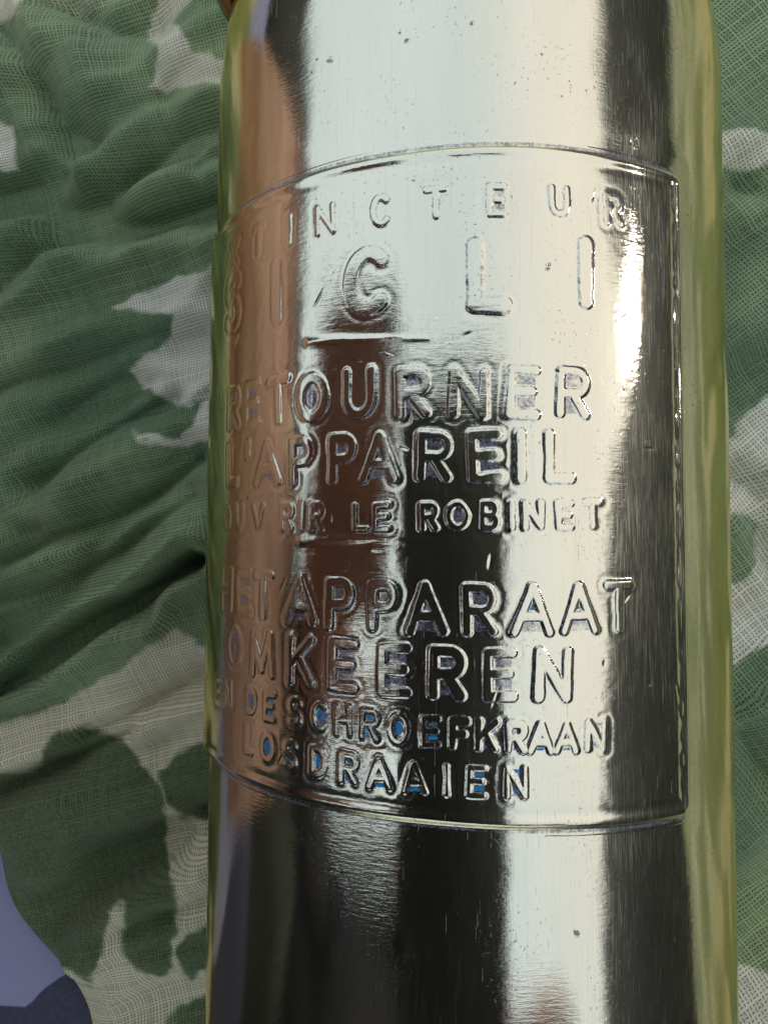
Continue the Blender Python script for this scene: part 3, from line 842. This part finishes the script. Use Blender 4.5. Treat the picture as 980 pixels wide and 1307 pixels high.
def wedge(x0, x1, xt0, xt1, z0, z1, hy, name, mat, bev):
    bm = bmesh.new()
    vs = [bm.verts.new(p) for p in ((x0, -hy, z0), (x1, -hy, z0), (x1, hy, z0), (x0, hy, z0), (xt0, -hy * .98, z1), (xt1, -hy * .98, z1), (xt1, hy * .98, z1), (xt0, hy * .98, z1))]
    for f in ((0, 3, 2, 1), (4, 5, 6, 7), (0, 1, 5, 4), (1, 2, 6, 5), (2, 3, 7, 6), (3, 0, 4, 7)): bm.faces.new([vs[k] for k in f])
    bmesh.ops.bevel(bm, geom=list(bm.edges), offset=bev, segments=3, affect='EDGES')
    return from_bm(name, bm, mat, case, True)
wedge(-.12, .085, -.12, .010, 0, .128, .12, 'case_body', LTH, .004)  # side leans back to face more sky and mirror brighter
wedge(-.124, .016, -.124, .010, .1285, .138, .123, 'lid', LTH, .002)
wedge(.012, .0155, .012, .0155, .110, .132, .012, 'clasp', STITCH, .0008)

def ground_material():
    m = NT('dark_grass_ground')
    co = m.n('ShaderNodeTexCoord').outputs['Object']
    n = m.noise(co, 3, 8, .7)
    p = m.pr(Base_Color=m.mix(n, (.014, .018, .010, 1), (.035, .038, .022, 1)), Roughness=.95)
    m.l(p.outputs[0], m.out.inputs[0])
    return m.m
bm = bmesh.new(); bmesh.ops.create_grid(bm, x_segments=40, y_segments=40, size=150)
g = from_bm('ground', bm, ground_material()); g.location.z = -.75
tag(g, kind='structure')

LEAF = simple_mat('dark_hedge_leaf', (.018, .022, .013), .75, 4, .5)
def hedge(name, p0, p1, hfun, label, thick=.5, n=150):
    """clipped hedge: uneven solid core and a coat of leaves"""
    p0, p1 = Vector(p0), Vector(p1)
    d = (p1 - p0); ln = d.length; d.normalize(); nrm = Vector((-d.y, d.x, 0))
    root = empty(name, (p0 + p1) / 2)
    tag(root, label, 'hedge', None)
    off = -(p0 + p1) / 2
    bm = bmesh.new(); rr = random.Random(5)
    rows = []
    for i in range(n + 1):
        s_ = i / n; h = hfun((p0 + d * ln * s_).to_tuple())
        b = p0 + d * ln * s_ + off
        ring = []
        for (k_, z) in ((-.5, 0), (-.5, .5), (-.5, .975), (-.4, 1), (.4, 1), (.5, .975), (.5, .5), (.5, 0)):
            ring.append(bm.verts.new(b + nrm * (k_ * thick + rr.uniform(-.03, .03)) + Vector((0, 0, z * h + rr.uniform(-.01, .01) * (z > 0)))))
        rows.append(ring)
    for a, b in zip(rows[:-1], rows[1:]):
        for k_ in range(7): bm.faces.new((a[k_], b[k_], b[k_ + 1], a[k_ + 1]))
    bm.faces.new(rows[0]); bm.faces.new(rows[-1][::-1])
    bmesh.ops.recalc_face_normals(bm, faces=bm.faces)
    from_bm('foliage_core', bm, LEAF, root, False)
    bm = bmesh.new()
    for i in range(5200):
        s_ = rr.random(); h = hfun((p0 + d * ln * s_).to_tuple()); b = p0 + d * ln * s_ + off
        if rr.random() < .35: c = b + nrm * rr.uniform(-.5, .5) * thick + Vector((0, 0, h + rr.uniform(-.01, .02)))
        else: c = b + nrm * (rr.choice((-.52, .52)) * thick) + Vector((0, 0, rr.uniform(.02, 1) * h))
        a1 = Vector((rr.gauss(0, 1), rr.gauss(0, 1), rr.gauss(0, 1))).normalized()
        a2 = a1.orthogonal().normalized()
        l1, l2 = .022, .011
        vs = [bm.verts.new(c - a1 * l1), bm.verts.new(c + a2 * l2), bm.verts.new(c + a1 * l1), bm.verts.new(c - a2 * l2)]
        bm.faces.new(vs)
    o = from_bm('leaves', bm, LEAF, root, False)
    tag(o, kind='stuff')
    return root
ang = lambda el: math.tan(math.radians(el))
def h_right(p):                                   # lower stretch in the middle of the right hedge
    y = p[1]
    dip = math.exp(-((y - .37) / .20) ** 2) * .34
    return .75 + .07 + 1.25 * ang(32.5 + 2.5 * min(1, max(0, .4 - y))) - dip * 1.25
hedge('hedge', (1.5, -3.0, -.75), (1.5, 3.2, -.75), h_right, 'dark clipped hedge on the right, mirrored as the dark right stripe')
hedge('hedge', (-1.7, 3.4, -.75), (-1.7, -3.0, -.75), lambda p: .75 + .07 + 1.45 * ang(21.5), 'dark clipped hedge on the left, behind the added leather case')

# ------------------------------------------------------------------ phone and the person who holds it
def phone():
    BLK = simple_mat('dark_phone_case', (.020, .020, .022), .45, 200, .3)
    GLS = simple_mat('phone_lens_glass', (.008, .008, .012), .08, 200, .3)
    root = empty('mobile_phone')
    root.matrix_world = mw @ Matrix.Translation((0, 0, .0035))
    tag(root, 'dark mobile phone held above the cylinder, taking the picture', 'phone')
    bm = bmesh.new(); box_bm(bm, (-.0125, -.0425, .0055), (.090, .178, .010), .004, 3)
    from_bm('case', bm, BLK, root)
    for (x, y) in ((0, 0), (-.019, .0), (-.0095, -.017)):
        r_ = .0068
        bm = bmesh.new()
        n = 28
        pr2 = [(r_, .001), (r_, -.0004), (r_ - .0012, -.0004), (r_ - .0014, .0006)]
        rings = [[bm.verts.new((x + a * math.cos(2 * math.pi * k / n), y + a * math.sin(2 * math.pi * k / n), z)) for k in range(n)] for a, z in pr2]
        for a, b in zip(rings[:-1], rings[1:]):
            for k in range(n): bm.faces.new((a[k], a[(k + 1) % n], b[(k + 1) % n], b[k]))
        bm.faces.new(rings[-1])
        bmesh.ops.recalc_face_normals(bm, faces=bm.faces)
        from_bm('camera_lens', bm, GLS, root)
phone()

def person():
    """standing person bent over the table, both hands on the phone: one skinned surface"""
    V_, E_, Rd = [], [], []
    def add(p, r, par=None):
        V_.append(p); Rd.append(r)
        if par is not None: E_.append((par, len(V_) - 1))
        return len(V_) - 1
    def chain(par, pts):
        for p, r in pts: par = add(p, r, par)
        return par
    pel = add((-.60, -.66, .12), .16)
    ch = chain(pel, [((-.60, -.56, .24), .18), ((-.56, -.44, .36), .20), ((-.44, -.36, .50), .17)])
    nk = chain(ch, [((-.26, -.28, .56), .075), ((-.17, -.23, .56), .058)])
    chain(nk, [((-.13, -.19, .565), .085), ((-.11, -.16, .54), .088), ((-.10, -.14, .49), .06)])
    for s_ in (-1, 1):
        hip = chain(pel, [((-.60 + s_ * .10, -.68, .02), .095), ((-.60 + s_ * .12, -.66, -.32), .065), ((-.60 + s_ * .13, -.70, -.66), .045)])
        chain(hip, [((-.60 + s_ * .135, -.67, -.705), .042), ((-.60 + s_ * .15, -.57, -.715), .032)])
    P = lambda x, y, z: tuple(mw @ Vector((x, y, z)))
    def hand(par, wrist, fingers):
        """wrist, then five rays: (metacarpal, knuckle, joint, joint, tip)"""
        w_ = add(wrist, .028, par)
        for pts, rr_ in fingers:
            q_ = w_
            for k, p in enumerate(pts): q_ = add(p, rr_ * (1.35, 1.2, 1.0, .92, .78)[min(k, 4)], q_)
    # left hand: palm upright left of the phone, finger tips round its edge
    sh = chain(ch, [((-.56, -.30, .44), .085), ((-.50, -.17, .26), .075), ((-.32, -.075, .205), .055)])
    fl = []
    for k, yy in enumerate((.052, .031, .010, -.011)):
        fl.append(([P(-.145, yy * .8 - .012, -.038), P(-.112, yy, -.044), P(-.088, yy + .004, -.030), P(-.068, yy + .004, -.014), P(-.046 - .003 * k, yy + .003, -.0075)], .0122))
    fl.append(([P(-.135, -.045, .010), P(-.105, -.048, .026), P(-.080, -.038, .030), P(-.060, -.028, .026), P(-.048, -.020, .022)], .0105))
    hand(sh, P(-.180, -.025, -.010), fl)
    # right hand: supports the lower right corner
    sh = chain(ch, [((-.12, -.42, .50), .070), ((.14, -.40, .36), .052), ((.15, -.28, .25), .040)])
    fr = []
    for k, yy in enumerate((-.106, -.124, -.141, -.157)):
        fr.append(([P(.075, yy - .012, .016), P(.056, yy - .004, .006), P(.048, yy, -.006), P(.036, yy + .002, -.0070), P(.024 + .003 * k, yy + .003, -.0058)], .0085))
    fr.append(([P(.080, -.150, .030), P(.060, -.140, .034), P(.045, -.128, .030), P(.032, -.118, .026), P(.020, -.108, .022)], .0095))
    hand(sh, P(.105, -.150, .030), fr)
    me_ = bpy.data.meshes.new('person')
    me_.from_pydata(V_, E_, [])
    o = bpy.data.objects.new('person', me_)
    COL.objects.link(o)
    me_.skin_vertices or o.modifiers.new('skin', 'SKIN')
    if not o.modifiers: o.modifiers.new('skin', 'SKIN')
    for i, r_ in enumerate(Rd): me_.skin_vertices[0].data[i].radius = (r_, r_)
    me_.skin_vertices[0].data[0].use_root = True
    sb = o.modifiers.new('sub', 'SUBSURF'); sb.levels = 2; sb.render_levels = 2
    dg = bpy.context.evaluated_depsgraph_get()
    ev = o.evaluated_get(dg)
    m2 = bpy.data.meshes.new_from_object(ev)
    o.modifiers.clear()
    o.data = m2
    SKIN = simple_mat('skin', (.34, .12, .075), .5, 60, .12)
    JKT = simple_mat('dark_jacket', (.022, .020, .022), .9, 60, .3, .3)
    HAIR = simple_mat('dark_hair', (.03, .02, .015), .7, 200, .4)
    TRS = simple_mat('dark_trousers', (.03, .035, .05), .9, 60, .3, .3)
    m2.materials.clear()
    for m_ in (JKT, SKIN, HAIR, TRS): m2.materials.append(m_)
    hc = [Vector(P(-.11, -.01, 0)), Vector(P(.06, -.12, .01))]
    hd = Vector((-.115, -.165, .53))
    for p in m2.polygons:
        c = p.center; p.use_smooth = True
        if min((c - w_).length for w_ in hc) < .085: p.material_index = 1
        elif (c - hd).length < .125: p.material_index = 1 if c.z < .555 else 2
        elif c.z < .08: p.material_index = 3
        else: p.material_index = 0
    tag(o, 'person in a dark jacket bent over the table, both hands on the phone', 'person')
    # face details on the head
    for s_ in (-1, 1):
        bm = bmesh.new(); bmesh.ops.create_uvsphere(bm, u_segments=12, v_segments=8, radius=.012)
        e = from_bm('eye', bm, simple_mat('eye', (.5, .5, .5), .2, 50, .1), o); e.location = (-.105 + s_ * .030, -.085, .515)
person()
